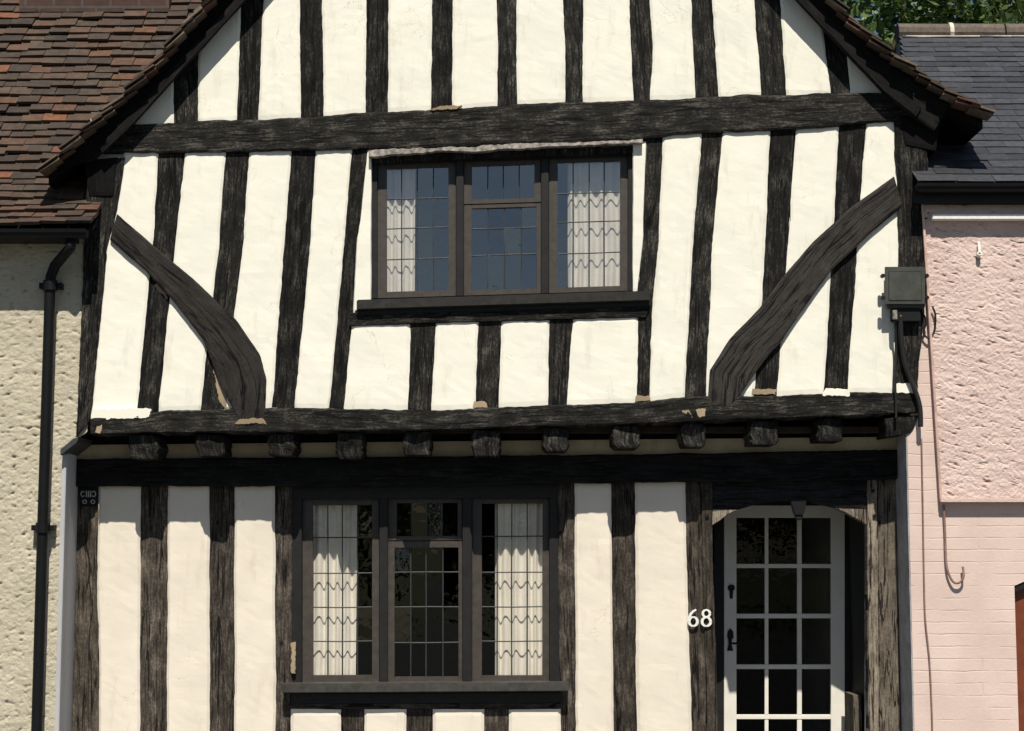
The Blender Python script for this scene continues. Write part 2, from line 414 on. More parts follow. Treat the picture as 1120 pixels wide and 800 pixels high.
def up(e):
    (x0, y0), (x1, y1) = e[0], e[-1]
    k = (x1 - x0) / (y1 - y0); x = x0
    for _ in range(20): x = x0 + (rake(x) - y0) * k * .35
    return [(x, rake(x))] + list(e[1 if rake(x) > y0 - 1 else 0:])
def down(e, f, d=3): return list(e[:-1]) + [(e[-1][0], f(e[-1][0]) + d)]
G = [(down(up(a), tie_top), down(up(b), tie_top)) for a, b in gs]
for a, b in G: timber('stud', a, b, YU + .006, jit=.007)
def sh(e, dx): return [(x + dx, y) for x, y in e]
for (a0, b0), (a1, b1) in zip(G, G[1:]):
    panel(down(sh(b0, -1), tie_top, 1.5), down(sh(a1, 1), tie_top, 1.5), YU, P_UP)
panel([(149, rake(149)), (146, tie_top(146) + 2)], down(sh(G[0][0], 1), tie_top, 1.5), YU, P_UP)
panel(down(sh(G[-1][1], -1), tie_top, 1.5), [(968, rake(968)), (970, tie_top(970) + 2)], YU, P_UP)

# ------------------------------------------------------------------ beams across the front
def hbeam(name, x0, x1, ft, fb, Yf, m, depth=.2, n=24, **k):
    xs = [x0 + (x1 - x0) * i / n for i in range(n + 1)]
    return timber(name, [(x, ft(x)) for x in xs], [(x, fb(x)) for x in xs], Yf, m, depth=depth, **k)
hbeam('tie_beam', 112, 1004, tie_top, tie_bot, YU - .022, T_UP, jit=.008, bump=.006)
hbeam('jetty_beam', 99, 1005, br_top, br_bot, YU - .03, T_UP, depth=.25, jit=.008, bump=.008)

# ------------------------------------------------------------------ upper storey studs and plaster
post_l = timber('corner_post', [(96, 178), (92, 267), (83, 478)], [(136, 172), (127, 230), (117, 267), (98, 460)], YU - .025, T_UP, depth=.28, jit=.01, bump=.006)
post_r = timber('corner_post', [(978, 130), (981, 187), (984, 267), (977, 432)], [(1008, 130), (1016, 187), (1017, 267), (1003, 432)], YU - .025, T_UP, depth=.28, jit=.008, bump=.006)
ms = [([(173, 168), (167, 260), (148, 447)], [(202, 168), (193, 260), (174, 447)]),
      ([(247, 168), (239, 260), (218, 447)], [(273, 168), (267, 260), (245, 447)]),
      ([(319, 167), (310, 267), (296, 446)], [(345, 167), (340, 267), (323, 446)]),
      ([(385, 163), (376, 264), (371, 320), (359, 445)], [(403, 163), (395, 240), (391, 264), (386, 330), (377, 445)]),
      ([(706, 152), (702, 264), (697, 340), (696, 441)], [(725, 151), (721, 264), (714, 340), (711, 440)]),
      ([(768, 147), (757, 267), (748, 433)], [(791, 145), (780, 267), (773, 433)]),
      ([(843, 143), (835, 290), (824, 432)], [(871, 143), (861, 290), (850, 432)]),
      ([(918, 138), (911, 247), (900, 430)], [(948, 138), (940, 247), (928, 430)])]
Ms = []
for a, b in ms:
    a = [(a[0][0], tie_bot(a[0][0]) - 3)] + down(a, br_top, 3)[1:]; b = [(b[0][0], tie_bot(b[0][0]) - 3)] + down(b, br_top, 3)[1:]
    Ms.append((a, b)); timber('stud', a, b, YU + .006, jit=.008)
def mp(a, b, d=1.5, **k):
    a = [(a[0][0], tie_bot(a[0][0]) - 2)] + down(sh(a, -1), br_top, d)[1:]
    b = [(b[0][0], tie_bot(b[0][0]) - 2)] + down(sh(b, 1), br_top, d)[1:]
    panel(a, b, YU, P_UP, **k)
mp([(136, 167), (127, 230), (117, 267), (98, 456)], Ms[0][0], 2)
for k in (0, 1, 2): mp(Ms[k][1], Ms[k + 1][0])
for k in (4, 5, 6): mp(Ms[k][1], Ms[k + 1][0])
mp(Ms[7][1], [(979, 133), (982, 187), (985, 267), (977, 430)])
panel([(402, 165), (394, 240), (390, 264), (386, 345)], [(406, 165), (406, 345)], YU, P_UP, jit=.003)
panel([(692, 155), (692, 322)], [(707, 155), (703, 264), (697, 322)], YU, P_UP, jit=.004)
us = [([(448, 352), (445, 446)], [(478, 352), (472, 446)]), ([(523, 349), (519, 445)], [(550, 348), (546, 445)]), ([(600, 348), (598, 443)], [(628, 347), (620, 443)])]
for a, b in us: timber('stud', a, down(b, br_top, 3), YU + .006, jit=.007)
ue = [sh([(386, 356), (377, 445)], 0)] + [e for a, b in us for e in (a, b)] + [[(698, 347), (696, 441)]]
for a, b in zip(ue[::2], ue[1::2]):
    panel([(a[0][0] - 1, 351 - (a[0][0] - 386) * .018), (a[-1][0] - 1, br_top(a[-1][0]) + 1.5)], [(b[0][0] + 1, 351 - (b[0][0] - 386) * .018), (b[-1][0] + 1, br_top(b[-1][0]) + 1.5)], YU, P_UP)
timber('rail_or_shade_strip', [(382, 343), (500, 339), (600, 336), (712, 332)], [(382, 357), (500, 352.5), (600, 350), (706, 347)], YU - .012, T_UP, depth=.15, jit=.006)

# curved braces laid over the studs
timber('brace', [(128, 234), (160, 262), (212, 306), (258, 350), (284, 388), (291, 415), (289, 462)], [(120, 262), (160, 297), (190, 330), (222, 372), (230, 392), (243, 425), (262, 462)], YU - .03, T_BRACE, jit=.003, bump=.003, cross=6, depth=.08)
timber('brace', [(978, 193), (932, 226), (893, 261), (862, 296), (832, 336), (799, 370), (777, 405), (774, 446)], [(987, 226), (949, 258), (909, 296), (883, 332), (854, 374), (835, 396), (818, 420), (800, 446)], YU - .03, T_BRACE, jit=.003, bump=.003, cross=6, depth=.08)
for pts in ([(168, 312), (182, 328), (184, 325), (172, 310)], [(232, 398), (240, 440), (258, 462), (262, 460), (243, 424)], [(256, 464), (292, 464), (288, 458), (262, 458)],
            [(818, 432), (848, 432), (850, 426), (822, 425)], [(746, 458), (772, 456), (772, 447), (746, 449)], [(516, 447), (534, 446), (530, 439), (518, 439)],
            [(470, 121), (500, 119.5), (506, 115), (480, 116)], [(694, 440), (712, 439), (710, 433), (696, 433)],
            [(275, 452), (305, 450), (303, 446), (280, 447)], 
            [(103, 474), (110, 474), (112, 463), (106, 466)]):
    patch(pts, YU - .033 if pts[0][0] in (256, 746, 470, 103) else YU + .001)
patch([(900, 433), (930, 434), (928, 426), (903, 425)], YU - .036, P_UP)
patch([(978, 430), (1001, 430), (1000, 418), (980, 420)], YU - .03, P_UP)
patch([(99, 459), (163, 457), (165, 447), (101, 447)], YU - .031, P_UP)

# ------------------------------------------------------------------ jetty: joist ends, infill, wall plate
for k, cx in enumerate((158, 230, 308, 383, 457, 532, 608, 685, 758, 835, 908)):
    y0 = br_bot(cx) + 2; h = 25 + rnd.uniform(-2, 3); w = 16 + rnd.uniform(-1.5, 1.5)
    timber('joist', [(cx - w + rnd.uniform(0, 3), y0), (cx - w, y0 + 7), (cx - w + rnd.uniform(0, 2), y0 + h - 4), (cx - w + rnd.uniform(2, 4), y0 + h)], [(cx + w - rnd.uniform(0, 3), y0), (cx + w, y0 + 8), (cx + w - rnd.uniform(0, 2), y0 + h - 4), (cx + w - rnd.uniform(2, 4), y0 + h)], YU + .006 + rnd.uniform(.0, .015), T_UP, depth=.5, jit=.02, bump=.026, rnd_=.022, step=.016)
timber('bracket', [(968, 458), (970, 478)], [(1006, 454), (996, 474)], YU - .015, T_UP, depth=.36, jit=.01, bump=.01, step=.03)
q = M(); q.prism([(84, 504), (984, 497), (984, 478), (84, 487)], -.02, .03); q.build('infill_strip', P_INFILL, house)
q = M(); q.prism([(84, 487), (984, 478), (984, 455), (84, 470)], .0, .03); q.build('rail_or_shade_strip', T_BARGE, house)  # dark strip added for the shaded gaps between the joist ends, no real timber
q = M(); q.box(W(84, -.3), W(1003, -.3), YU + .21, .6, Z(474, -.05), Z(474, -.05) + .04); q.build('floorboards', FLOORB, house)
timber('wall_plate', [(80, 502), (400, 500), (700, 497), (984, 492)], [(80, 532), (400, 532), (700, 528), (984, 524)], -.055, T_PLATE, depth=.16, jit=.006, bump=.005)

# ------------------------------------------------------------------ ground storey
BOT = 846
YT = .022
def gstud(a, b, Yf=YT, m=T_LOW, name='stud', **k):
    kw = dict(jit=.005); kw.update(k)
    timber(name, a, b, Yf, m, **kw)
gtop = lin([(84, 532), (750, 527)])
gstud([(79, 525), (77, BOT)], [(109, 525), (107, 640), (110, 720), (109, BOT)], YT - .012, T_JAMB, 'corner_post', jit=.008)
gst = [([(153, 525), (152, BOT)], [(184, 525), (182, BOT)]), ([(228, 525), (229, BOT)], [(257, 525), (256, BOT)]),
       ([(300, 525), (301, BOT)], [(320, 525), (318, BOT)]), ([(610, 525), (613, BOT)], [(629, 525), (631, BOT)]),
       ([(668, 525), (671, BOT)], [(695, 525), (697, BOT)])]
for a, b in gst: gstud(a, b)
gp = [([(108, 530), (106, 640), (109, 730), (107, BOT)], gst[0][0]), (gst[0][1], gst[1][0]), (gst[1][1], gst[2][0]), (gst[3][1], gst[4][0]),
      (gst[4][1], [(749, 527), (751, 620), (755, 740), (757, BOT)])]
for a, b in gp:
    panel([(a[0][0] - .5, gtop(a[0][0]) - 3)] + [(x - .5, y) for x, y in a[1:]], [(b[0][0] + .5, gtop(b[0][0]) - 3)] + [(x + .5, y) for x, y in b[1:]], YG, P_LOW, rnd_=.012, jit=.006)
su = [(372, 399), (444, 474), (529, 557)]
for x0, x1 in su: gstud([(x0, 772), (x0, BOT)], [(x1, 772), (x1, BOT)])
ed = [318, *[x for s_ in su for x in s_], 613]
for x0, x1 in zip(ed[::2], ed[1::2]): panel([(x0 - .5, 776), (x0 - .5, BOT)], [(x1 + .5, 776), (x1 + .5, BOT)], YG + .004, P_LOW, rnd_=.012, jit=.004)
timber('rail_or_shade_strip', [(316, 770), (614, 769)], [(316, 776), (614, 775.5)], YT - .01, T_LOW, jit=.003)
timber('sill_beam', [(80, BOT - 3), (786, BOT - 3)], [(80, 864), (786, 864)], -.02, T_LOW, depth=.2)
q = M(); q.rect(78, 986, 862, 880, -.035, .3); q.build('plinth', P_TAN, house)
patch([(318, 737), (323, 737), (323, 702), (318.5, 704)], .006)

# door posts and arched lintel
gstud([(749, 525), (751, 620), (755, 740), (757, BOT + 20)], [(766, 525), (768, 600), (772, 740), (773, BOT + 20)], .012, T_JAMB, 'door_post')
gstud([(767, 525), (768, 600), (772, 740), (774, BOT + 20)], [(779, 525), (780, 620), (784, 740), (787, BOT + 20)], .0, T_JAMB, 'door_post', depth=.1)
gstud([(948.5, 525), (950, BOT + 20)], [(960, 525), (962, BOT + 20)], .0, T_POST, 'door_post', depth=.1)
gstud([(960.5, 525), (962.5, BOT + 20)], [(982, 525), (986, BOT + 20)], .012, T_POST, 'door_post', jit=.007)
arc = [(779, 575), (787, 570), (797, 562.5), (808, 557.5), (825, 552.5), (845, 549), (866, 548), (888, 549.5), (910, 554.5), (925, 561), (938, 568.5), (949, 575)]
low = [(779, 557), (807, 557.6)] + [p for p in arc if 808 <= p[0] <= 910] + [(913, 555.6), (949, 557)]
q = M(); loft(q, [(x, 522) for x, y in low], low, .006, .10, jit=.001, rnd_=.004, step=.03); q.build('door_lintel', T_PLATE, house)  # upper part of the arch board, its shade put in as darker timber
for pts in ([(779, 575), (787, 570), (797, 562.5), (807.5, 557.8), (779, 557.3)], [(949, 575), (949, 557.3), (914, 556.2), (925, 561), (938, 568.5)]):
    q = M(); q.prism(pts, .001, .09); q.build('sunlit_spandrel', T_POST, house, bevel=.004)  # sunlit ends of the same arch board, sunlight put in as paler timber
q = M(); q.prism([(869, 564), (879, 564), (883, 546), (864, 546)], -.02, .02); q.prism([(870.5, 569), (877, 569), (879, 563.5), (869, 563.5)], -.012, .01); q.build('keystone', IRON, house, bevel=.006)
q = M()
for cx, cy in ((772.5, 537), (773.5, 564.5), (955, 537), (956, 564.5)):
    q = M(); p = P(cx, cy, 0); q.tube([(p.x, .004, p.z), (p.x, -.014, p.z)], .011, 8); q.build('iron_bolt', IRON, house)
# reveal, threshold
YD = .73
q = M()
xl, xr, zt = W(779, 0) - .01, W(949, 0) + .01, Z(540, 0)
q.box(xl - .06, xl, .1, YD + .1, 0, zt); q.box(xr, xr + .06, .1, YD + .1, 0, zt); q.box(xl - .06, xr + .06, .1, YD + .1, zt + .003, zt + .06)
q.build('door_reveal', FRAME_BLACK, house, bevel=.003)
q = M(); q.box(xl, xr, -.02, YD + .05, 0, .10); q.build('door_step', PAVE, house, bevel=.01)

# the door: cream stiles, muntins, fifteen panes
dq = M()
DB = 944
dq.rect(792, 805.5, 553, DB, YD, YD + .045); dq.rect(909, 924, 553, DB, YD, YD + .045)
dq.rect(805.5, 909, 553, 566.5, YD + .001, YD + .045)
rows = [(566.5, 617), (621.5, 671.5), (676.5, 727), (732, 782), (787, 838)]
for (a, b), (c, d) in zip(rows, rows[1:]): dq.rect(805.5, 909, b, c, YD + .004, YD + .04)
for x0, x1 in ((836.5, 840.5), (872, 877)):
    for a, b in rows: dq.rect(x0, x1, a, b, YD + .006, YD + .038)
dq.rect(805.5, 909, 838, DB, YD + .002, YD + .045)
door = dq.build('door', DOOR_W, house, bevel=.003); door['label'] = 'cream painted front door with small glass panes'
dg = M()
for a, b in rows:
    for x0, x1 in ((805, 837), (840, 872.5), (876.5, 909.5)):
        p = P(x0, b, YD + .025); r_ = P(x1, a, YD + .025); t = rnd.uniform(-.0015, .0015); k = len(dg.v)
        for x, y, z in ((p.x, t, p.z), (r_.x, -t, p.z), (r_.x, -t, r_.z), (p.x, t, r_.z)): dg.add((x, YD + .025 + y, z))
        dg.face(k, k+1, k+2, k+3)
dg.build('glass', GLASS_DOOR, door, fix=False)
q = M()
q.prism([(797, 646), (803, 646), (804, 643), (803, 640.5), (800, 639.5), (797, 640.5), (796, 643)], YD - .008, YD + .001); q.prism([(798.5, 655), (801.5, 655), (802, 646), (798, 646)], YD - .007, YD + .001)
q.build('keyhole_plate', IRON, door)
q = M()
q.prism([(795.5, 712), (802, 712), (800.5, 706), (800.5, 700), (802.5, 697), (802, 691), (799, 687.5), (796, 691), (795.5, 697), (797, 700), (797, 706)], YD - .01, YD + .001)
p = P(799, 703.5, YD); q.tube([(p.x, YD, p.z), (p.x, YD - .05, p.z), (p.x + .025, YD - .055, p.z), (p.x + .06, YD - .05, p.z)], .008)
q.build('handle', IRON, door)
q = M(); q.ring([(781, 950), (935, 950), (935, 545), (781, 545)], [(791.5, 950), (924.5, 950), (924.5, 552.5), (791.5, 552.5)], YD + .01, YD + .09); q.build('door_frame', FRAME_BLACK, house)
q = M(); p0, p1 = P(926, 850, .6), P(931, 757, .6); q.box(p0.x, p1.x + .01, .3, .62, p0.z, p1.z); q.build('reveal_board', T_POST, house)

# ------------------------------------------------------------------ windows
def leaded(m, x0, x1, top, bot, cols, rowsy, Y, r=.0046):
    """lead cames: cols equal columns, rowsy heights on the left edge shifted along the slope"""
    for k in range(1, cols):
        x = x0 + (x1 - x0) * k / cols + rnd.uniform(-.6, .6)
        a, b = P(x, top(x), Y), P(x, bot(x), Y); mid = a.lerp(b, .5) + Vector((rnd.uniform(-.002, .002), 0, 0))
        m.tube([a, mid, b], r, 5)
    for f in rowsy:
        a, b = P(x0, top(x0) + (bot(x0) - top(x0)) * f, Y), P(x1, top(x1) + (bot(x1) - top(x1)) * f, Y)
        mid = a.lerp(b, .5) + Vector((0, 0, rnd.uniform(-.003, .003)))
        m.tube([a, mid, b], r, 5)
def panes(m, x0, x1, top, bot, cols, rowsy, Y):
    fs = [0, *rowsy, 1]
    for i in range(cols):
        for j in range(len(fs) - 1):
            xa, xb = x0 + (x1 - x0) * i / cols, x0 + (x1 - x0) * (i + 1) / cols
            yy = lambda x, f: top(x) + (bot(x) - top(x)) * f
            k = len(m.v); tx, tz = rnd.uniform(-.003, .003), rnd.uniform(-.003, .003)
            for x, f, sx, sz in ((xa, fs[j+1], -1, -1), (xb, fs[j+1], 1, -1), (xb, fs[j], 1, 1), (xa, fs[j], -1, 1)):
                p = P(x, yy(x, f), Y); m.add((p.x, Y + tx * sx + tz * sz, p.z))
            m.face(k, k+1, k+2, k+3)
def window(label, Yfr, Yca, Ygl, fr_out, posts, top, bot, head, lights, sillq, glass=None):
    q = M(); x0, x1 = fr_out
    # outer frame: head, jambs, mullions (butted)
    q.prism([(x0, head[1](x0)), (x1, head[1](x1)), (x1, head[0](x1)), (x0, head[0](x0))], Yfr, Yfr + .12)
    for a, b in posts: q.prism([(a, bot(a)), (b, bot(b)), (b, head[1](b)), (a, head[1](a))], Yfr + .002, Yfr + .12)
    w = q.build('window', FRAME_BLACK, house, bevel=.003); w['label'] = label
    for L in lights:
        o0, o1, g0, g1, gt, gb = L['o0'], L['o1'], L['g0'], L['g1'], L['gt'], L['gb']
        ct = L.get('ct', head[1])
        cb = L.get('cb', bot)
        q = M(); q.ring([(o0, cb(o0)), (o1, cb(o1)), (o1, ct(o1)), (o0, ct(o0))], [(g0, gb(g0)), (g1, gb(g1)), (g1, gt(g1)), (g0, gt(g0))], Yca, Yca + .05)
        q.build('casement', FRAME_BROWN, w, bevel=.003)
        q = M(); panes(q, g0 - 1, g1 + 1, lambda x: gt(x) - 1, lambda x: gb(x) + 1, L['c'], L['r'], Ygl); q.build('glass', glass or GLASS, w, fix=False)
        q = M(); leaded(q, g0, g1, gt, gb, L['c'], L['r'], Ygl); q.build('leading', LEAD, w)
    for nm, pts, yf, yb, m in sillq:
        q = M(); q.prism(pts, yf, yb); q.build(nm, m, w, bevel=.006)
    return w
sl = lambda y0: (lambda x: y0 - (x - 405) * .030)
wu = window('upper leaded casement window under the gable', -.285, -.25, -.235, (404, 695),
    [(404, 412.5), (499, 507), (592, 600), (687, 695)], sl(185), sl(327), (sl(168), sl(179)),
    [dict(o0=413, o1=498.5, g0=423, g1=490.5, gt=sl(185.5), gb=sl(320), c=4, r=(.25, .49, .74)),
     dict(o0=507.5, o1=591.5, g0=516, g1=584.5, gt=sl(185.5), gb=sl(222), c=4, r=(), cb=sl(227)),
     dict(o0=507.5, o1=591.5, g0=516, g1=587, gt=sl(232), gb=sl(321), c=4, r=(.25, .58), ct=sl(227.8)),
     dict(o0=600.5, o1=686.5, g0=610, g1=678.5, gt=sl(184.5), gb=sl(321), c=4, r=(.25, .48, .73))],
    [('sill', [(390, 339), (711, 329), (711, 318), (390, 328)], YU - .055, -.15, SILL_DARK),
     ('sill_apron', [(388, 345), (711, 335), (711, 329), (388, 339)], YU - .02, -.15, FRAME_BLACK)], GLASS_UP)
q = M(); loft(q, [(403, 164.5), (480, 161.5), (560, 158), (630, 155.5), (703, 153)], [(403, 172.5), (420, 171), (450, 167), (480, 165.5), (520, 165.5), (560, 163), (620, 160), (660, 158.5), (703, 156.5)], YU - .05, -.2, jit=.009, bump=.006, rnd_=.003, step=.025, fr=7)
q.build('flashing', FLASH, wu)
q = M(); q.prism([(404, 178), (696, 167), (696, 160), (404, 171)], YU + .005, -.16); q.build('window_lintel', T_UP, wu)
cst = lambda y0: (lambda x: y0 - (x - 320) * .004)
wl = window('lower leaded casement window beside the front door', .035, .085, .10, (319, 613),
    [(319, 330), (415, 424), (506, 516), (601, 613)], cst(545), cst(747), (cst(530), cst(546)),
    [dict(o0=330.5, o1=414.5, g0=342, g1=407, gt=cst(553), gb=cst(739), c=4, r=(.19, .40, .60, .80)),
     dict(o0=424.5, o1=505.5, g0=434, g1=500.5, gt=cst(551), gb=cst(587), c=4, r=(), cb=cst(592)),
     dict(o0=424.5, o1=505.5, g0=431.5, g1=501.5, gt=cst(600), gb=cst(741), c=4, r=(.19, .46, .735), ct=cst(592.8)),
     dict(o0=516.5, o1=600.5, g0=527, g1=593.5, gt=cst(552), gb=cst(740), c=4, r=(.19, .40, .60, .80))],
    [('sill', [(308, 758.5), (622, 756.5), (622, 746.5), (308, 748)], -.085, .15, SILL),
     ('sill_apron', [(318, 771), (614, 769.5), (614, 757), (318, 758.5)], .012, .15, FRAME_BLACK)])

# ------------------------------------------------------------------ curtains (cloths of their own)
def curtain(label, x0, x1, y0, y1, Y, seed, taper=0, holes=None):
    a, b = P(x0, y1, Y), P(x1, y0, Y); m = M(); nx, ny = 70, 26; rows_ = []
    wd = b.x - a.x
    for j in range(ny + 1):
        z = a.z + (b.z - a.z) * j / ny; row = []
        for i in range(nx + 1):
            u = i / nx
            e = u if taper >= 0 else 1 - u
            x = (a.x + wd * u * (1 - abs(taper) * (1 - j / ny))) if taper >= 0 else (b.x - wd * (1 - u) * (1 - abs(taper) * (1 - j / ny)))
            y = Y + .014 * math.sin(u * wd * 92 + seed + 1.6 * nz(z * 1.5, seed) + 2.2 * nz(u * 5, seed)) + .006 * nz(u * 8, z * 2, seed)
            row.append(m.add((x, y, z), (u * wd * 1.6 + seed, z)))
        rows_.append(row)
    for j in range(ny):
        for i in range(nx): m.face(rows_[j][i], rows_[j][i+1], rows_[j+1][i+1], rows_[j+1][i])
    o = m.build('curtain', CURTAIN, None, smooth=True)
    sm = o.modifiers.new('thickness', 'SOLIDIFY'); sm.thickness = .0015
    return tag(o, label, 'curtain', 'net curtains in the two windows')
curtain('narrow cream net curtain at the left side of the upper window', 415, 454.5, 170, 325, -.195, 1.0)
curtain('wide cream net curtain at the right side of the upper window', 621, 690, 170, 322, -.195, 2.3)
curtain('long cream net curtain at the left side of the lower window', 333, 391, 540, 746, .155, 3.1)
curtain('long cream net curtain at the right side of the lower window, towards the door', 541, 602, 540, 746, .155, 4.4)

# ------------------------------------------------------------------ body of the house behind the front
q = M()
xL, xR = W(97, -.3), W(1004, -.3)
zf = Z(474, -.1) + .045
def wallrect(x0, x1, y0, y1, Yf, Yb): q.rect(x0, x1, y0, y1, Yf, Yb)
# upper front lining round the window
q.prism([(99, 468), (404, 464), (404, 130), (99, 130)], -.295, -.2); q.prism([(696, 456), (1004, 447), (1004, 130), (696, 130)], -.295, -.2); wallrect(404, 696, 100, 166, -.294, -.2); wallrect(404, 696, 336, 456, -.294, -.2)
tri = [P(112, 140, -.295), P(1000, 110, -.295), P(565, -335, -.295)]
q.prism_w([(p.x, p.z) for p in tri], -.292, -.2)
# ground front lining
wallrect(80, 319, 505, 872, .05, .15); wallrect(611, 779, 505, 872, .05, .15); wallrect(319, 611, 505, 534, .051, .15); wallrect(319, 611, 765, 872, .051, .15); wallrect(949, 984, 505, 872, .05, .15); wallrect(779, 949, 505, 541, .051, .1)
# sides and back
q.box(xL - .02, xL + .1, -.19, 7, zf, 4.6); q.box(xR - .1, xR + .02, -.19, 7, zf, 4.6)
gx0, gx1 = W(80, 0), W(984, 0)
q.box(gx0, gx0 + .1, .16, 7, 0, zf - .05); q.box(gx1 - .1, gx1, .16, 7, 0, zf - .05)
q.box(xL, xR, 7.01, 7.15, 0, 4.6)
q.build('wall', P_WHITE, house)
q = M()
q.box(xL + .11, xR - .11, 3.5, 3.6, .05, zf - .05); q.box(xL + .11, xR - .11, 3.3, 3.4, zf + .02, 4.5); q.box(xL + .11, xR - .11, -.19, 3.6, 4.5, 4.55)
q.box(W(690, 0) , W(690, 0) + .08, .16, 3.49, .06, zf - .06)
q.box(W(300, 0) - .3, W(300, 0) - .22, .16, 3.49, .06, zf - .06)
q.build('room_partition', DARKROOM, house)
q = M(); q.box(xL + .12, xR - .12, .3, 3.48, .0, .05); q.box(xL + .12, xR - .12, .602, 3.28, zf - .04, zf + .01); q.build('floor', FLOORB, house)

# ------------------------------------------------------------------ main roof with verge tiles and bargeboards
tile_l = [(47, 181), (68, 162), (113, 119), (160, 74), (222, 2), (565, -388)]
tile_r = [(1081, 119), (1040, 99), (1000, 72), (963, 45), (938, 22), (918, 0), (565, -388)]
def wl_(pts, Y): return [Vector((P(x, y, Y).x, 0, P(x, y, Y).z)) for x, y in pts]
YV = -.53
roof = None
q = M()
for pts, sgn in ((tile_l, -1), (tile_r, 1)):
    w = wl_(pts, YV)
    n = len(w); b = len(q.v)
    for k, p in enumerate(w):
        for dz, Y in ((-.04, YB + .045), (-.10, YB + .045), (-.04, 7.4), (-.10, 7.4)): q.add((p.x, Y, p.z + dz), (p.x, Y))
    for k in range(n - 1):
        a, c = b + 4 * k, b + 4 * k + 4
        q.face(a, c, c + 2, a + 2); q.face(a + 1, a + 3, c + 3, c + 1); q.face(a, a + 1, c + 1, c); q.face(a + 2, c + 2, c + 3, a + 3)
    q.face(b, b + 2, b + 3, b + 1)
roof = q.build('roof', T_BARGE, house)
def tilebox(m, o, ax, nrm, lat, L, Wd, th):
    """one tile: o lower front corner, ax up the slope, lat across, nrm outwards"""
    b = len(m.v)
    bend = rnd.uniform(0, .006)
    for t in (0, 1):
        for a_, l_ in ((0, 0), (0, 1), (1, 1), (1, 0)):
            m.add(o + ax * (L * a_) + lat * (Wd * l_) + nrm * (th * t + (rnd.uniform(-.003, .003))), (l_ * Wd, a_ * L))
    for f in ((3,2,1,0),(4,5,6,7),(0,1,5,4),(1,2,6,5),(2,3,7,6),(3,0,4,7)): m.face(*[b + k for k in f])
for pts, sgn in ((tile_l, -1), (tile_r, 1)):
    w = wl_(pts, YV); tot = sum((c - a).length for a, c in zip(w, w[1:])); n = int(tot / .098)
    st = resample(w, n + 1)
    vm, fm = M(), M()
    for k in range(n):
        a, c = st[k], st[min(k + 1, n)]
        ax = (c - a).normalized(); nr = Vector((-ax.z, 0, ax.x)) if sgn > 0 else Vector((ax.z, 0, -ax.x))
        if nr.z < 0: nr = -nr
        y = YV + rnd.uniform(-.04, .03); j = 0
        while y < 1.7:
            wd = .165 + rnd.uniform(-.008, .008)
            mm = vm if j == 0 else fm
            o = a + Vector((0, y, 0)) - ax * (.035 + rnd.uniform(0, .018)) + nr * (-.008 + rnd.uniform(0, .014))
            tilt = (ax - nr * rnd.uniform(.12, .22)).normalized()
            tilebox(mm, o, tilt, nr, Vector((0, 1, 0)), .165, wd - .004, .012)
            if j == 0:   # undercloak course below the verge tile
                tilebox(mm, o - nr * .022 + Vector((0, .015, 0)), tilt, nr, Vector((0, 1, 0)), .16, wd, .009)
            y += wd; j += 1
        b_ = len(fm.v)
    vm.build('verge_tiles', TILE_V, roof); fm.build('roof_tiles', TILE, roof)
q = M()
w0 = P(565, -388, YV); q.tube([(w0.x, YV, w0.z + .0), (w0.x, 3, w0.z + .0), (w0.x, 7.4, w0.z)], .11, 10); q.build('ridge_tiles', TILE, roof)
def off(pts, dy): return [(x, y + dy) for x, y in pts]
q = M(); loft(q, [(58, 184), (113, 131), (160, 86), (222, 16), (565, -372)], [(100, 176), (147, 133), (262, 6), (420, -172), (565, -340)], YB, YB + .045, jit=.004, bump=.003)
q.build('bargeboard', T_BARGE, house)
q = M(); loft(q, [(108, 160), (147, 121), (258, -2), (565, -352)], [(112, 168), (147, 134), (262, 7), (565, -339)], YB - .02, YB - .001, jit=.003, bump=.002)
q.build('barge_moulding', T_BARGE, house)
q = M(); loft(q, [(565, -372), (918, 14), (938, 36), (963, 58), (1000, 86), (1040, 114)], [(565, -340), (870, -2), (900, 30), (966, 100), (1003, 130), (1022, 143)], YB, YB + .045, jit=.004, bump=.003)
q.build('bargeboard', T_BARGE, house)
q = M(); loft(q, [(565, -352), (876, -8), (908, 24), (972, 90), (1008, 117)], [(565, -339), (871, -1), (901, 31), (967, 100), (1002, 128)], YB - .02, YB - .001, jit=.003, bump=.002)
q.build('barge_moulding', T_BARGE, house)
# eaves boxing at both feet of the gable
timber('eaves_block', [(92, 176), (97, 214)], [(128, 172), (124, 214)], YB + .06, T_BARGE, depth=.3)
timber('eaves_block', [(985, 128), (990, 158)], [(1030, 130), (1024, 165)], YB + .06, T_BARGE, depth=.3)

# ------------------------------------------------------------------ house number and plaque on the posts
num = empty('house_number', O, 'white house number 68 on the post beside the front door', 'house number')
def stroke(m, pts, Y, th):
    """flat ribbon following pts (x, y, half width) with thickness"""
    n = len(pts); L, Rr = [], []
    for i in range(n):
        a, c = pts[max(i-1, 0)], pts[min(i+1, n-1)]
        d = Vector((c[0]-a[0], c[1]-a[1])); d = d.normalized() if d.length > 0 else Vector((1, 0)); nn = Vector((-d.y, d.x))
        L.append((pts[i][0] + nn.x * pts[i][2], pts[i][1] + nn.y * pts[i][2])); Rr.append((pts[i][0] - nn.x * pts[i][2], pts[i][1] - nn.y * pts[i][2]))
    for i in range(n - 1): m.prism([L[i], Rr[i], Rr[i+1], L[i+1]], Y + i * 1e-5, Y + th)
def ell(cx, cy, rx, ry, a0, a1, n, w0, w1):
    out = []
    for i in range(n + 1):
        t = a0 + (a1 - a0) * i / n; c = abs(math.cos(t))
        out.append((cx + rx * math.cos(t), cy - ry * math.sin(t), w0 + (w1 - w0) * c))
    return out
YN = -.018
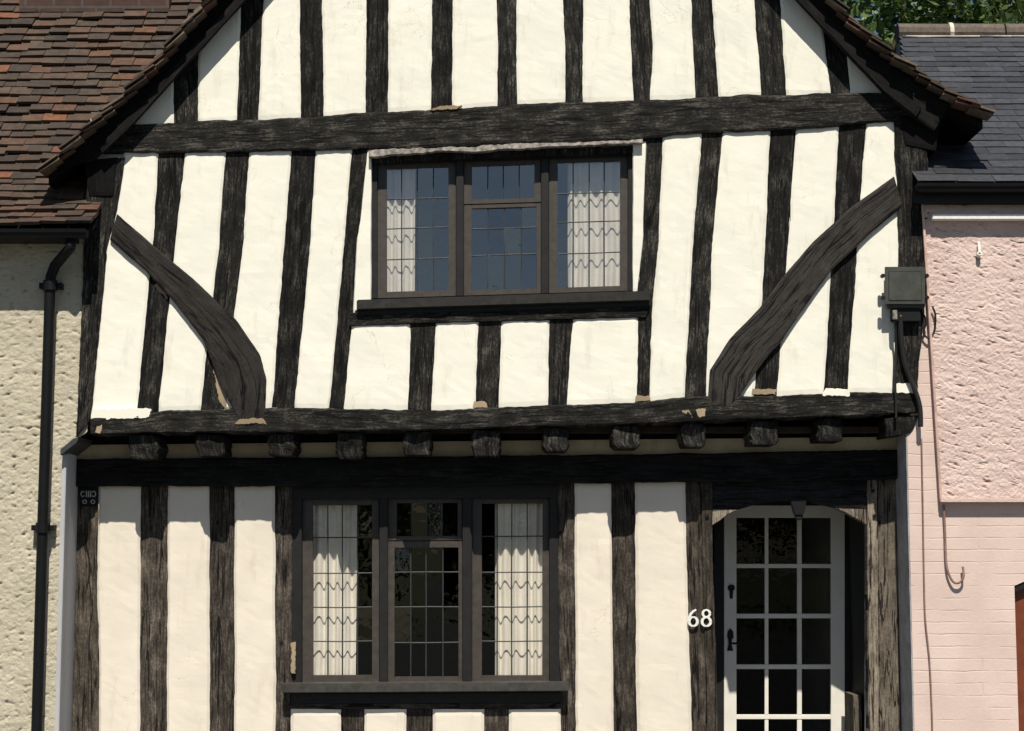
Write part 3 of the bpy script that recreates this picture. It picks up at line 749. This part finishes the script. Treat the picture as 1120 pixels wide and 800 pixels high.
q = M(); stroke(q, ell(758.3, 680, 4.6, 4.9, 0, 2 * math.pi, 20, .8, 1.5), YN, .012)
stroke(q, [(753.6, 680, 1.5), (754.0, 676, 1.4), (755.5, 671.8, 1.3), (758.2, 668.8, 1.1), (761.5, 667.0, .9)], YN - .001, .012); q.build('digit', WHITE, num)
q = M(); stroke(q, ell(772.6, 671.2, 3.9, 3.9, 0, 2 * math.pi, 18, .8, 1.3), YN, .012); stroke(q, ell(772.6, 680.2, 4.7, 4.8, 0, 2 * math.pi, 20, .8, 1.5), YN - .001, .012); q.build('digit', WHITE, num)
q = M(); q.rect(87.5, 106.5, 534, 554, YT - .03, YT); pl = q.build('wall_plaque', IRON, None, bevel=.003); tag(pl, 'tiny black plaque with white marks high on the ground floor left corner post', 'plaque')
q = M()
for x in (90.5, 102.5): stroke(q, ell(x, 540.5, 2, 3, .6, 2 * math.pi - .6, 8, .5, .5) if x < 95 else ell(x, 540.5, 2, 3, math.pi + .6, 3 * math.pi - .6, 8, .5, .5), YT - .033, .003)
for x in (94.6, 96.8, 99): q.rect(x - .5, x + .5, 537, 544, YT - .033, YT - .03)
for x in (92.5, 101.5): stroke(q, ell(x, 549, 2.2, 1.9, 0, 2 * math.pi, 8, .5, .5), YT - .033, .003)
q.build('marks', plain('faded_white', (.4, .4, .38)), pl)

# ------------------------------------------------------------------ electricity box and cables on the right post
bx = empty('junction_box', O, 'dark metal electrical junction box on the upper right corner post', 'junction box')
q = M(); q.rect(970, 1010, 294, 337, -.425, -.36); q.build('box_body', BOX_M, bx, bevel=.006)
q = M(); q.rect(968, 1012, 292, 333, -.44, -.426); q.rect(972, 1008, 297, 329, -.444, -.439); q.build('lid', BOX_M, bx, bevel=.004)
for x in (965.5, 1013.5):
    for y in (302, 326):
        q = M(); p = P(x, y, -.43); q.tube([(p.x, -.445, p.z), (p.x, -.41, p.z)], .014, 8); q.build('lug', IRON, bx)
q = M(); q.rect(975, 1007, 337, 352, -.41, -.36); q.build('cable_entry', IRON, bx, bevel=.006)
q = M(); p = P(979, 346, -.44); q.tube([(p.x, -.435, p.z + .04), (p.x, -.435, p.z - .02)], .016, 8); q.build('gland', FLASH, bx)
def smooth_path(pts, n=8):
    out = []; m = len(pts)
    for i in range(m - 1):
        p0, p1, p2, p3 = pts[max(i-1, 0)], pts[i], pts[i+1], pts[min(i+2, m-1)]
        for k in range(n):
            t = k / n
            out.append(.5 * ((2 * p1) + (p2 - p0) * t + (2 * p0 - 5 * p1 + 4 * p2 - p3) * t * t + (3 * p1 - p0 - 3 * p2 + p3) * t ** 3))
    out.append(pts[-1]); return out
def cable(name, pts, r, m, label, cat):
    q = M(); q.tube(smooth_path([P(*p) for p in pts]), r, 7); return tag(q.build(name, m, None, smooth=True), label, cat)
cable('cable', [(985, 345, -.40), (986, 375, -.39), (991, 402, -.385), (1000, 425, -.385), (1006, 445, -.39), (1007, 467, -.39)], .017, CABLE, 'thick black cable running from the junction box down to the jetty corner', 'cable')
cable('cable', [(979, 350, -.42), (980, 380, -.388), (979, 420, -.388), (980, 440, -.388), (980, 458, -.39)], .009, CABLE, 'thin black cable running straight down from the junction box gland', 'cable')
cable('cable', [(1008, 340, -.37), (1013, 352, -.37), (1010, 364, -.36), (1016, 370, -.36), (1022, 362, -.36), (1023, 345, -.385), (1020, 336, -.385)], .007, CABLE, 'short black cable looped from the junction box to the pink wall', 'cable')

# ------------------------------------------------------------------ neighbour on the left
YN_ = -.33
lh = empty('pebbledash_cottage', O, 'cream pebbledash house with mossy clay tile roof and black gutter, on the left', 'house')
def rough_wall(m, xfun0, xfun1, z0, z1, Y, st, amp, kind, xs_extra=None):
    nz_ = int((z1 - z0) / st); nxm = max(2, int((xfun1(z0) - xfun0(z0)) / st)); rows_ = []; dep = []
    for j in range(nz_ + 1):
        z = z0 + (z1 - z0) * j / nz_; a, b = xfun0(z), xfun1(z); row = []
        for i in range(nxm + 1):
            x = a + (b - a) * i / nxm
            if kind == 0:
                d = noise.voronoi(((x + .02 * nz(x * 20, z * 20)) * 22, z * 24, .3))[0][0]
                pq = nz(x * 24, z * 36, 9) + .5 * nz(x * 50, z * 70, 2); h = (1 - min(1, d * 1.5)) * .25 + .25 * nz(x * 15, z * 18, 3) + .22 * nz(x * 60, z * 60) - 1.7 * max(0, pq - .28)
            else:
                xx, zz = x * .8 - z * .45, z * 1.15 + x * .35
                pq = nz(xx * 13, zz * 34, 9) + .5 * nz(xx * 34, zz * 70, 2); h = .35 * nz(xx * 12, zz * 18, 4) + .28 * nz(x * 50, z * 50) - 1.6 * max(0, pq - .30)
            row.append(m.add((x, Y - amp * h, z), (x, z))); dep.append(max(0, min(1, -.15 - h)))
        rows_.append(row)
    for j in range(nz_):
        for i in range(nxm): m.face(rows_[j][i], rows_[j][i+1], rows_[j+1][i+1], rows_[j+1][i])
    return dep
xw0 = W(-25, YN_)
q = M()
zk = Z(492, YN_)
dep = rough_wall(q, lambda z: xw0, lambda z: W(66, YN_) - .0 if z < zk else W(66, YN_) + min(1, (z - zk) / .12) * (W(92, YN_) - W(66, YN_)), 0.02, Z(243, YN_), YN_, .007, .013, 0)
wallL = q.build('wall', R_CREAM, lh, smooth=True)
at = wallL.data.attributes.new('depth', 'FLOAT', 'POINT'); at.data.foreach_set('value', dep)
q = M(); q.box(-9, xw0 - .001, YN_ - .004, 6, 0.02, Z(243, YN_)); q.box(xw0, W(66, YN_) - .03, YN_ + .03, 6, .02, Z(243, YN_)); q.build('wall', R_CREAM, lh)
q = M()   # white painted return and corner by the timbered house, shade put in as grey
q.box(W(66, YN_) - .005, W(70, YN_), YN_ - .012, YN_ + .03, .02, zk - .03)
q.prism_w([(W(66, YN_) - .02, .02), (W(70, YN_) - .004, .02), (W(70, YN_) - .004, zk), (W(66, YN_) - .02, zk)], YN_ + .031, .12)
q.build('corner_return', P_WHITE_SHADED, lh, bevel=.004)
q = M(); q.prism([(66, 498), (84, 484), (86, 478), (80, 480), (66, 492)], -.40, -.0); q.build('corner_shade_wedge', LEAD, lh)  # dark wedge added for the shadow at the top of the return
# tiled roof with a slack foot
ze = Z(246, -.56)
prof = []; y_, z_ = -.56, ze
for k in range(60):
    prof.append((y_, z_)); s_ = R(36 + min(1, k / 12) * 15); y_ += .1 * math.cos(s_); z_ += .1 * math.sin(s_)
zl = lin([(p.z, p.x) for p in wl_(tile_l, YV)])
zeave_g = wl_(tile_l, YV)[0].z
q = M()
for k in range(len(prof) - 1):
    y0, z0 = prof[k]; y1, z1 = prof[k + 1]
    ax = Vector((0, y1 - y0, z1 - z0)).normalized(); nr = Vector((0, -ax.z, ax.y))
    xr_ = W(97, -.45) if z0 < zeave_g - .02 else zl(z0) + .3
    x = -5.6 + (k % 2) * .085 + rnd.uniform(-.02, .02); sag = .0
    while x < xr_:
        wd = .168 + rnd.uniform(-.012, .012)
        lo = rnd.uniform(0, .026) + .02 * nz(x * 1.3, k * .6)
        o = Vector((x, y0, z0)) - ax * (.045 + lo) + nr * (.012 + rnd.uniform(0, .014) + .016 * nz(x * .9, k * .21, 5))
        til = (ax - nr * rnd.uniform(.15, .24) + Vector((rnd.uniform(-.03, .03), 0, 0))).normalized()
        e = min(wd - .004, xr_ - x)
        tilebox(q, o, til, nr, Vector((1, rnd.uniform(-.01, .01), rnd.uniform(-.02, .02))).normalized(), .165, e, .023)
        x += wd
q.v and None
tl = M()
for k in range(len(prof) - 1):
    y0, z0 = prof[k]; y1, z1 = prof[k + 1]
    xr_ = W(97, -.45) if z0 < zeave_g - .02 else zl(z0) + .3
    b_ = len(tl.v)
    for p in ((-9, y0, z0 - .03), (xr_, y0, z0 - .03), (xr_, y1, z1 - .03), (-9, y1, z1 - .03)): tl.add(p)
    tl.face(b_, b_+1, b_+2, b_+3)
rl = tl.build('roof', T_BARGE, lh)
q.build('roof_tiles', TILE, rl)
cy = 1.25; q = M(); q.box(W(75, cy - .0) - .5, W(172, cy), cy, cy + .6, Z(13, cy), Z(13, cy) + 1.6); q.build('chimney', BRICK_RED, rl)
q = M(); q.prism([(-130, 262), (80, 262), (80, 252), (-130, 252)], -.50, YN_ + .01); q.build('fascia', FRAME_BLACK, lh)
def gutter(x0, x1, yc, zc, r, parent, m=PIPE):
    q = M(); n = 9; b = 0
    for x in (x0, x1):
        for rr in (r, r - .005):
            for k in range(n):
                a = math.pi * k / (n - 1); q.add((x, yc - rr * math.cos(a), zc - rr * math.sin(a)))
    for k in range(n - 1):
        q.face(k, k+1, 2*n+k+1, 2*n+k); q.face(n+k, 3*n+k, 3*n+k+1, n+k+1); q.face(k, n+k, n+k+1, k+1); q.face(2*n+k, 2*n+k+1, 3*n+k+1, 3*n+k)
    q.face(0, 2*n, 3*n, n); q.face(n-1, 2*n-1, 4*n-1, 3*n-1)
    k = len(q.v); 
    q.face(*range(0, n)); q.face(*range(2*n, 3*n)[::-1])
    return q.build('gutter', m, parent, smooth=False)
gutter(-9, W(86, -.57), -.57, Z(252, -.57), .06, lh)
YP = -.40
dp = M()
path = [P(78, 262, -.55), P(77, 271, -.55), P(70, 279, -.50), P(60, 291, -.42), P(55.5, 303, YP), P(54.5, 320, YP), P(46.5, 577, YP), P(40, 800, YP), P(38.5, 868, YP)]
dp.tube(path, .036, 12)
pipe = dp.build('downpipe', PIPE, lh, smooth=True)
for yy, xx in ((312, 55), (577, 46.7)):
    q = M(); a = P(xx, yy - 5, YP); b = P(xx, yy + 6, YP); q.tube([a, a, b, b], [.036, .047, .047, .036], 12); q.box(a.x - .075, a.x + .075, YP - .0, YN_, b.z + .015, a.z - .015)
    q.build('pipe_collar', PIPE, pipe)

# ------------------------------------------------------------------ neighbour on the right
rh = empty('pink_cottage', O, 'pink roughcast and painted brick house with slate roof, on the right', 'house')
YPK = -.33
q = M()
ZS = Z(547, -.365)
ztop = Z(205, YPK)
re0 = lambda z: W(1019 + (0) + 12 * max(0, min(1, (Z(215, -.36) - z) / (Z(215, -.36) - ZS))), -.36)
xe = W(1150, YPK)
dep = rough_wall(q, re0, lambda z: xe, ZS, ztop, -.360, .007, .011, 1)
# returns of the raised coat: left edge and underside
nzr = 40
for j in range(nzr):
    z0, z1 = ZS + (ztop - ZS) * j / nzr, ZS + (ztop - ZS) * (j + 1) / nzr; b = len(q.v)
    for p in ((re0(z0), -.362, z0), (re0(z0), YPK + .02, z0), (re0(z1), YPK + .02, z1), (re0(z1), -.362, z1)): q.add(p); dep.append(0)
    q.face(b, b+1, b+2, b+3)
b = len(q.v)
for p in ((re0(ZS), -.366, ZS), (xe, -.366, ZS), (xe, YPK + .02, ZS), (re0(ZS), YPK + .02, ZS)): q.add(p); dep.append(0)
q.face(b, b+1, b+2, b+3)
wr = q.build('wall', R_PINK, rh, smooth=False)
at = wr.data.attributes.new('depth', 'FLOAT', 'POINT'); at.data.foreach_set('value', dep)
q = M(); q.box(xe + .001, 9, -.362, YPK + .02, ZS, ztop); q.build('wall', R_PINK, rh)
q = M(); q.tube([(re0(ZS) - .004, -.372, ZS - .005), (re0((ZS + ztop) / 2) - .004, -.372, (ZS + ztop) / 2), (re0(ztop) - .004, -.372, ztop - .1)], .009, 7); q.build('corner_bead', plain('pink_bead', (.55, .38, .32)), rh)
q = M(); q.box(re0(ZS) - .01, 9, -.392, -.37, ZS - .018, ZS + .012); q.build('drip_strip', R_PINK, rh, bevel=.004)
# painted brick with the arched opening of its own door
xd = W(1108.5, YPK); xcorn = W(995.5, YPK); xd1 = xd + 1.0
zs = Z(641, YPK); za = zs + .14
q = M()
q.prism_w([(xcorn, 0), (xd, 0), (xd, zs), (xcorn, zs)], YPK, .3)
q.prism_w([(xd1, 0), (9, 0), (9, zs), (xd1, zs)], YPK, .3)
archp = [(xd + (xd1 - xd) * k / 16, zs + .14 * math.sin(math.pi * k / 16)) for k in range(17)]
zh = Z(470, YPK)
q.prism_w([(xcorn, zs), *archp, (9, zs), (9, zh), (xcorn, zh)], YPK, .3)
q.prism_w([(W(1000, YPK), zh), (9, zh), (9, ztop), (W(1000, YPK), ztop)], YPK + .001, .3)
q.build('wall', BRICK_PINK, rh)
q = M(); q.prism_w([(xcorn + .001, 0), (xcorn + .05, 0), (xcorn + .05, zh), (xcorn + .001, zh)], YPK + .02, .1)
q.box(xcorn - .008, xcorn - .001, YPK + .003, .12, .02, zh); q.build('corner_return', plain('shaded_render', (.34, .34, .35)), rh)  # grey colour holds the shade on this side face
dr = M(); dr.prism_w([(xd + .001, 0.02), (xd1 - .001, 0.02)] + [(x, z - .004) for x, z in archp[::-1][1:-1]][:0] + [(xd1 - .001, zs - .02), (xd + .5, zs + .12), (xd + .001, zs - .02)], -.275, -.2)
for a, b_ in ((.1, .45), (.55, .9)):
    dr.box(xd + a, xd + b_, -.285, -.27, .2, 1.0)
dq2 = dr.build('door', REDDOOR, rh, bevel=.004); dq2['label'] = 'red brown door under a dark segmental arch'
q = M(); 
for k in range(16):
    (xa, z0), (xb, z1) = archp[k], archp[k + 1]
    q.prism_w([(xa, z0 - .045), (xb, z1 - .045), (xb, z1 - .001), (xa, z0 - .001)], -.32, -.276)
q.build('arch_trim', FRAME_BLACK, dq2)
# white strip, hook, gutter, slates
q = M(); q.box(W(1029.5, -.42), 9, -.43, -.363, Z(240.5, -.42), Z(234.5, -.42)); q.build('trim_strip', WHITE, rh, bevel=.004)
q = M(); a, b = P(1070.5, 265, -.38), P(1071.5, 277, -.40); q.tube([a, b], .010, 8); q.tube([b, Vector((b.x, -.36, b.z - .01))], .016, 8); q.build('wall_hook', WHITE, rh)
q = M(); q.box(W(1010, -.42), 9, -.43, YPK + .01, Z(222, -.43), Z(207, -.43)); q.build('fascia', FRAME_BLACK, rh)
gutter(W(1012, -.49), 9, -.49, Z(202, -.49), .055, rh)
sr = R(33); ys, zs_ = -.50, Z(199, -.50)
nrow = 0; rowsS = []
g_ = .135
Ls = 2.9 / math.cos(sr); nr_ = int(Ls / g_)
q = M(); tl = M()
ax = Vector((0, math.cos(sr), math.sin(sr))); nrm = Vector((0, -math.sin(sr), math.cos(sr)))
xa0, xa1 = W(1012, -.45), P(988, 40, 2.3).x
for k in range(nr_ + 1):
    base = Vector((0, ys, zs_)) + ax * (g_ * k)
    x0 = xa0 + (xa1 - xa0) * min(1, k / nr_)
    x = x0 - (.13 if k % 2 else 0) ; first = True
    while x < 6.5:
        wd = .26 + rnd.uniform(-.004, .004)
        s0 = max(x, x0)
        if x + wd > s0 + .02:
            o = Vector((s0, base.y, base.z)) - ax * (.01 + rnd.uniform(0, .006)) + nrm * (.004 + rnd.uniform(0, .004))
            tilebox(q, o, (ax - nrm * .045).normalized(), nrm, Vector((1, 0, rnd.uniform(-.004, .004))), .2, x + wd - s0 - .003, .006)
        x += wd
e0, e1 = Vector((0, ys, zs_)), Vector((0, ys, zs_)) + ax * (g_ * (nr_ + 1))
b_ = len(tl.v)
for p in ((xa0, e0.y, e0.z - .012), (9, e0.y, e0.z - .012), (9, e1.y, e1.z - .012), (xa1, e1.y, e1.z - .012)): tl.add(p)
tl.face(0, 1, 2, 3)
for p in ((xa1, e1.y + 2.9, zs_ - .012), (9, e1.y + 2.9, zs_ - .012)): tl.add(p)
tl.face(3, 2, 5, 4)
tl.face(*[tl.add(p) for p in ((xa0, e0.y + .3, e0.z - .02), (xa1, e1.y, e1.z - .012), (xa1, e1.y + 2.9, zs_ - .012))])
rr_ = tl.build('roof', SLATE, rh)
q.build('roof_slates', SLATE, rr_)
q = M(); xx = xa1 - .02; n = 0
while xx < 8:
    q.tube([(xx, e1.y, e1.z - .0), (xx + .44, e1.y, e1.z + rnd.uniform(-.005, .005))], .085, 12); xx += .452
q.build('ridge_tiles', RIDGE, rr_, smooth=False)
q = M(); q.box(xa1 + .03, 8, e1.y - .10, e1.y - .04, e1.z - .085, e1.z - .045)
for k in range(1, 9):
    x = W(1055, e1.y) + (k - 1) * .9
    q.tube([(x - .017, e1.y, e1.z), (x + .017, e1.y, e1.z)], .093, 12)
q.build('ridge_mortar', plain('pale_mortar', (.62, .56, .47), .9), rr_, bevel=.004)
cable('wire', [(1008, 480, -.345), (1009.5, 560, -.345), (1010.5, 620, -.345), (1012, 675, -.345), (1016.5, 720, -.345), (1019, 770, -.345), (1020, 812, -.345), (1020.5, 866, -.345)], .005, WIRE, 'long thin wire clipped down the pink brick wall', 'wire')
cable('wire', [(1032, 552, -.35), (1033.5, 580, -.35), (1034.5, 610, -.35), (1037, 626, -.355), (1043, 637, -.36), (1050, 637, -.365), (1054, 630, -.37), (1053, 620, -.36)], .008, WIRE, 'short stiff wire curling into a hook below the roughcast edge', 'wire')

# ------------------------------------------------------------------ trees
def tree(loc, height, rad, crown_z0, nleaf, label, lm, lsize, group=None, seed=1, squash=1.0):
    r = random.Random(seed)
    t = bpy.data.objects.new('tree', None); C.collection.objects.link(t); t.location = loc; tag(t, label, 'tree', group)
    tr = M(); cz = (crown_z0 + height) / 2
    tr.tube([(0, 0, 0), (.05, .02, crown_z0 * .6), (.0, .05, crown_z0 + .5), (.1, 0, cz + (height - cz) * .4)], [.28, .22, .17, .06], 9)
    cl = []
    for k in range(60):
        while True:
            v = Vector((r.uniform(-1, 1), r.uniform(-1, 1), r.uniform(-1, 1)))
            if .25 < v.length < 1: break
        v = v * (.75 + .25 * r.random())
        c = Vector((v.x * rad, v.y * rad, cz + v.z * (height - crown_z0) / 2)); cl.append((c, rad * r.uniform(.16, .34)))
        if k < 14: tr.tube([(0, 0, crown_z0 + .3 + .05 * k), c * .5 + Vector((0, 0, cz * .4)), c], [.07, .04, .012], 6)
    tr.build('trunk', BARK, t, smooth=True)
    m = M()
    for k in range(nleaf):
        c, cr = cl[r.randrange(len(cl))]
        while True:
            v = Vector((r.uniform(-1, 1), r.uniform(-1, 1), r.uniform(-1, 1)))
            if v.length < 1: break
        v = v.normalized() * (v.length ** .5)
        p = c + v * cr
        a = Vector((r.gauss(0, 1), r.gauss(0, 1), r.gauss(0, .6))).normalized(); b = a.cross(Vector((r.gauss(0, 1), r.gauss(0, 1), r.gauss(0, 1)))).normalized()
        s = lsize * r.uniform(.6, 1.3); k0 = len(m.v)
        for q_ in (p - a * s, p + b * s * .45, p + a * s, p - b * s * .45): m.add(q_)
        m.face(k0, k0+1, k0+2, k0+3)
    m.build('crown', lm, t)
    return t
tree((5.4, 16, 0), 13.0, 3.0, 4.5, 16000, 'dark green leafy tree behind the roofs, nearest the tiled gable edge', LEAF, .11, seed=3)
tree((9.6, 17.5, 0), 14.0, 3.6, 4.5, 18000, 'yellow green leafy tree rising behind the slate roof ridge', LEAF2, .11, seed=5)
tree((7.6, 22, 0), 15.0, 4.4, 4.5, 14000, 'tall leafy tree farther back, filling the gap between the two nearer trees', LEAF, .15, seed=8)
for k, (x, y, h) in enumerate(((-9, -36, 7.6), (-.8, -37, 7.3), (4, -36, 7.2), (10.5, -38, 7.4))):
    tree((x, y, 0), h, 4.0, .9, 9000, 'bushy tree across the road, mirrored in the window glass', LEAF, .2, 'trees across the road', seed=20 + k)

# ------------------------------------------------------------------ ground
def sheet(name, x0, x1, y0, y1, z0, z1, m):
    q = M(); q.box(x0, x1, y0, y1, z0, z1); return tag(q.build(name, m), kind='structure')
sheet('ground', -400, 400, -400, 400, -.6, -.14, plain('verge_earth', (.09, .10, .05), .95, .1, sc=1))
sheet('pavement', -60, 60, -2.2, 9, -.13, 0, PAVE)
sheet('road', -60, 60, -26, -2.36, -.135, -.125, ASPH)
sheet('kerb', -60, 60, -2.355, -2.205, -.134, .003, KERB)

# ------------------------------------------------------------------ light, sky, camera
EL, AZ = R(58.5), R(2.5)
sun = bpy.data.lights.new('sun', 'SUN'); sun.energy = 5.0; sun.angle = R(.5); sun.color = (1, .948, .85)
so = bpy.data.objects.new('sun', sun); C.collection.objects.link(so)
d = Vector((math.sin(AZ) * math.cos(EL), -math.cos(AZ) * math.cos(EL), math.sin(EL)))
so.rotation_euler = d.to_track_quat('Z', 'Y').to_euler(); so.location = d * 30
w = bpy.data.worlds.new('World'); S.world = w; w.use_nodes = True; nt = w.node_tree
sky = nt.nodes.new('ShaderNodeTexSky'); sky.sky_type = 'NISHITA'; sky.sun_disc = False
sky.sun_elevation = EL; sky.sun_rotation = math.pi - AZ; sky.air_density = 1.0; sky.dust_density = .6
nt.links.new(sky.outputs[0], nt.nodes['Background'].inputs[0]); nt.nodes['Background'].inputs[1].default_value = .05
cam = bpy.data.cameras.new('camera'); co = bpy.data.objects.new('camera', cam); C.collection.objects.link(co)
cam.sensor_width = 36; cam.lens = 36 * F / 1120; cam.clip_end = 2000
co.location = CAM; co.rotation_euler = (math.pi / 2 + TILT, 0, 0); S.camera = co
S.view_settings.view_transform = 'Standard'; S.view_settings.look = 'None'; S.view_settings.exposure = .30; S.view_settings.gamma = 1
S.view_settings.use_curve_mapping = False
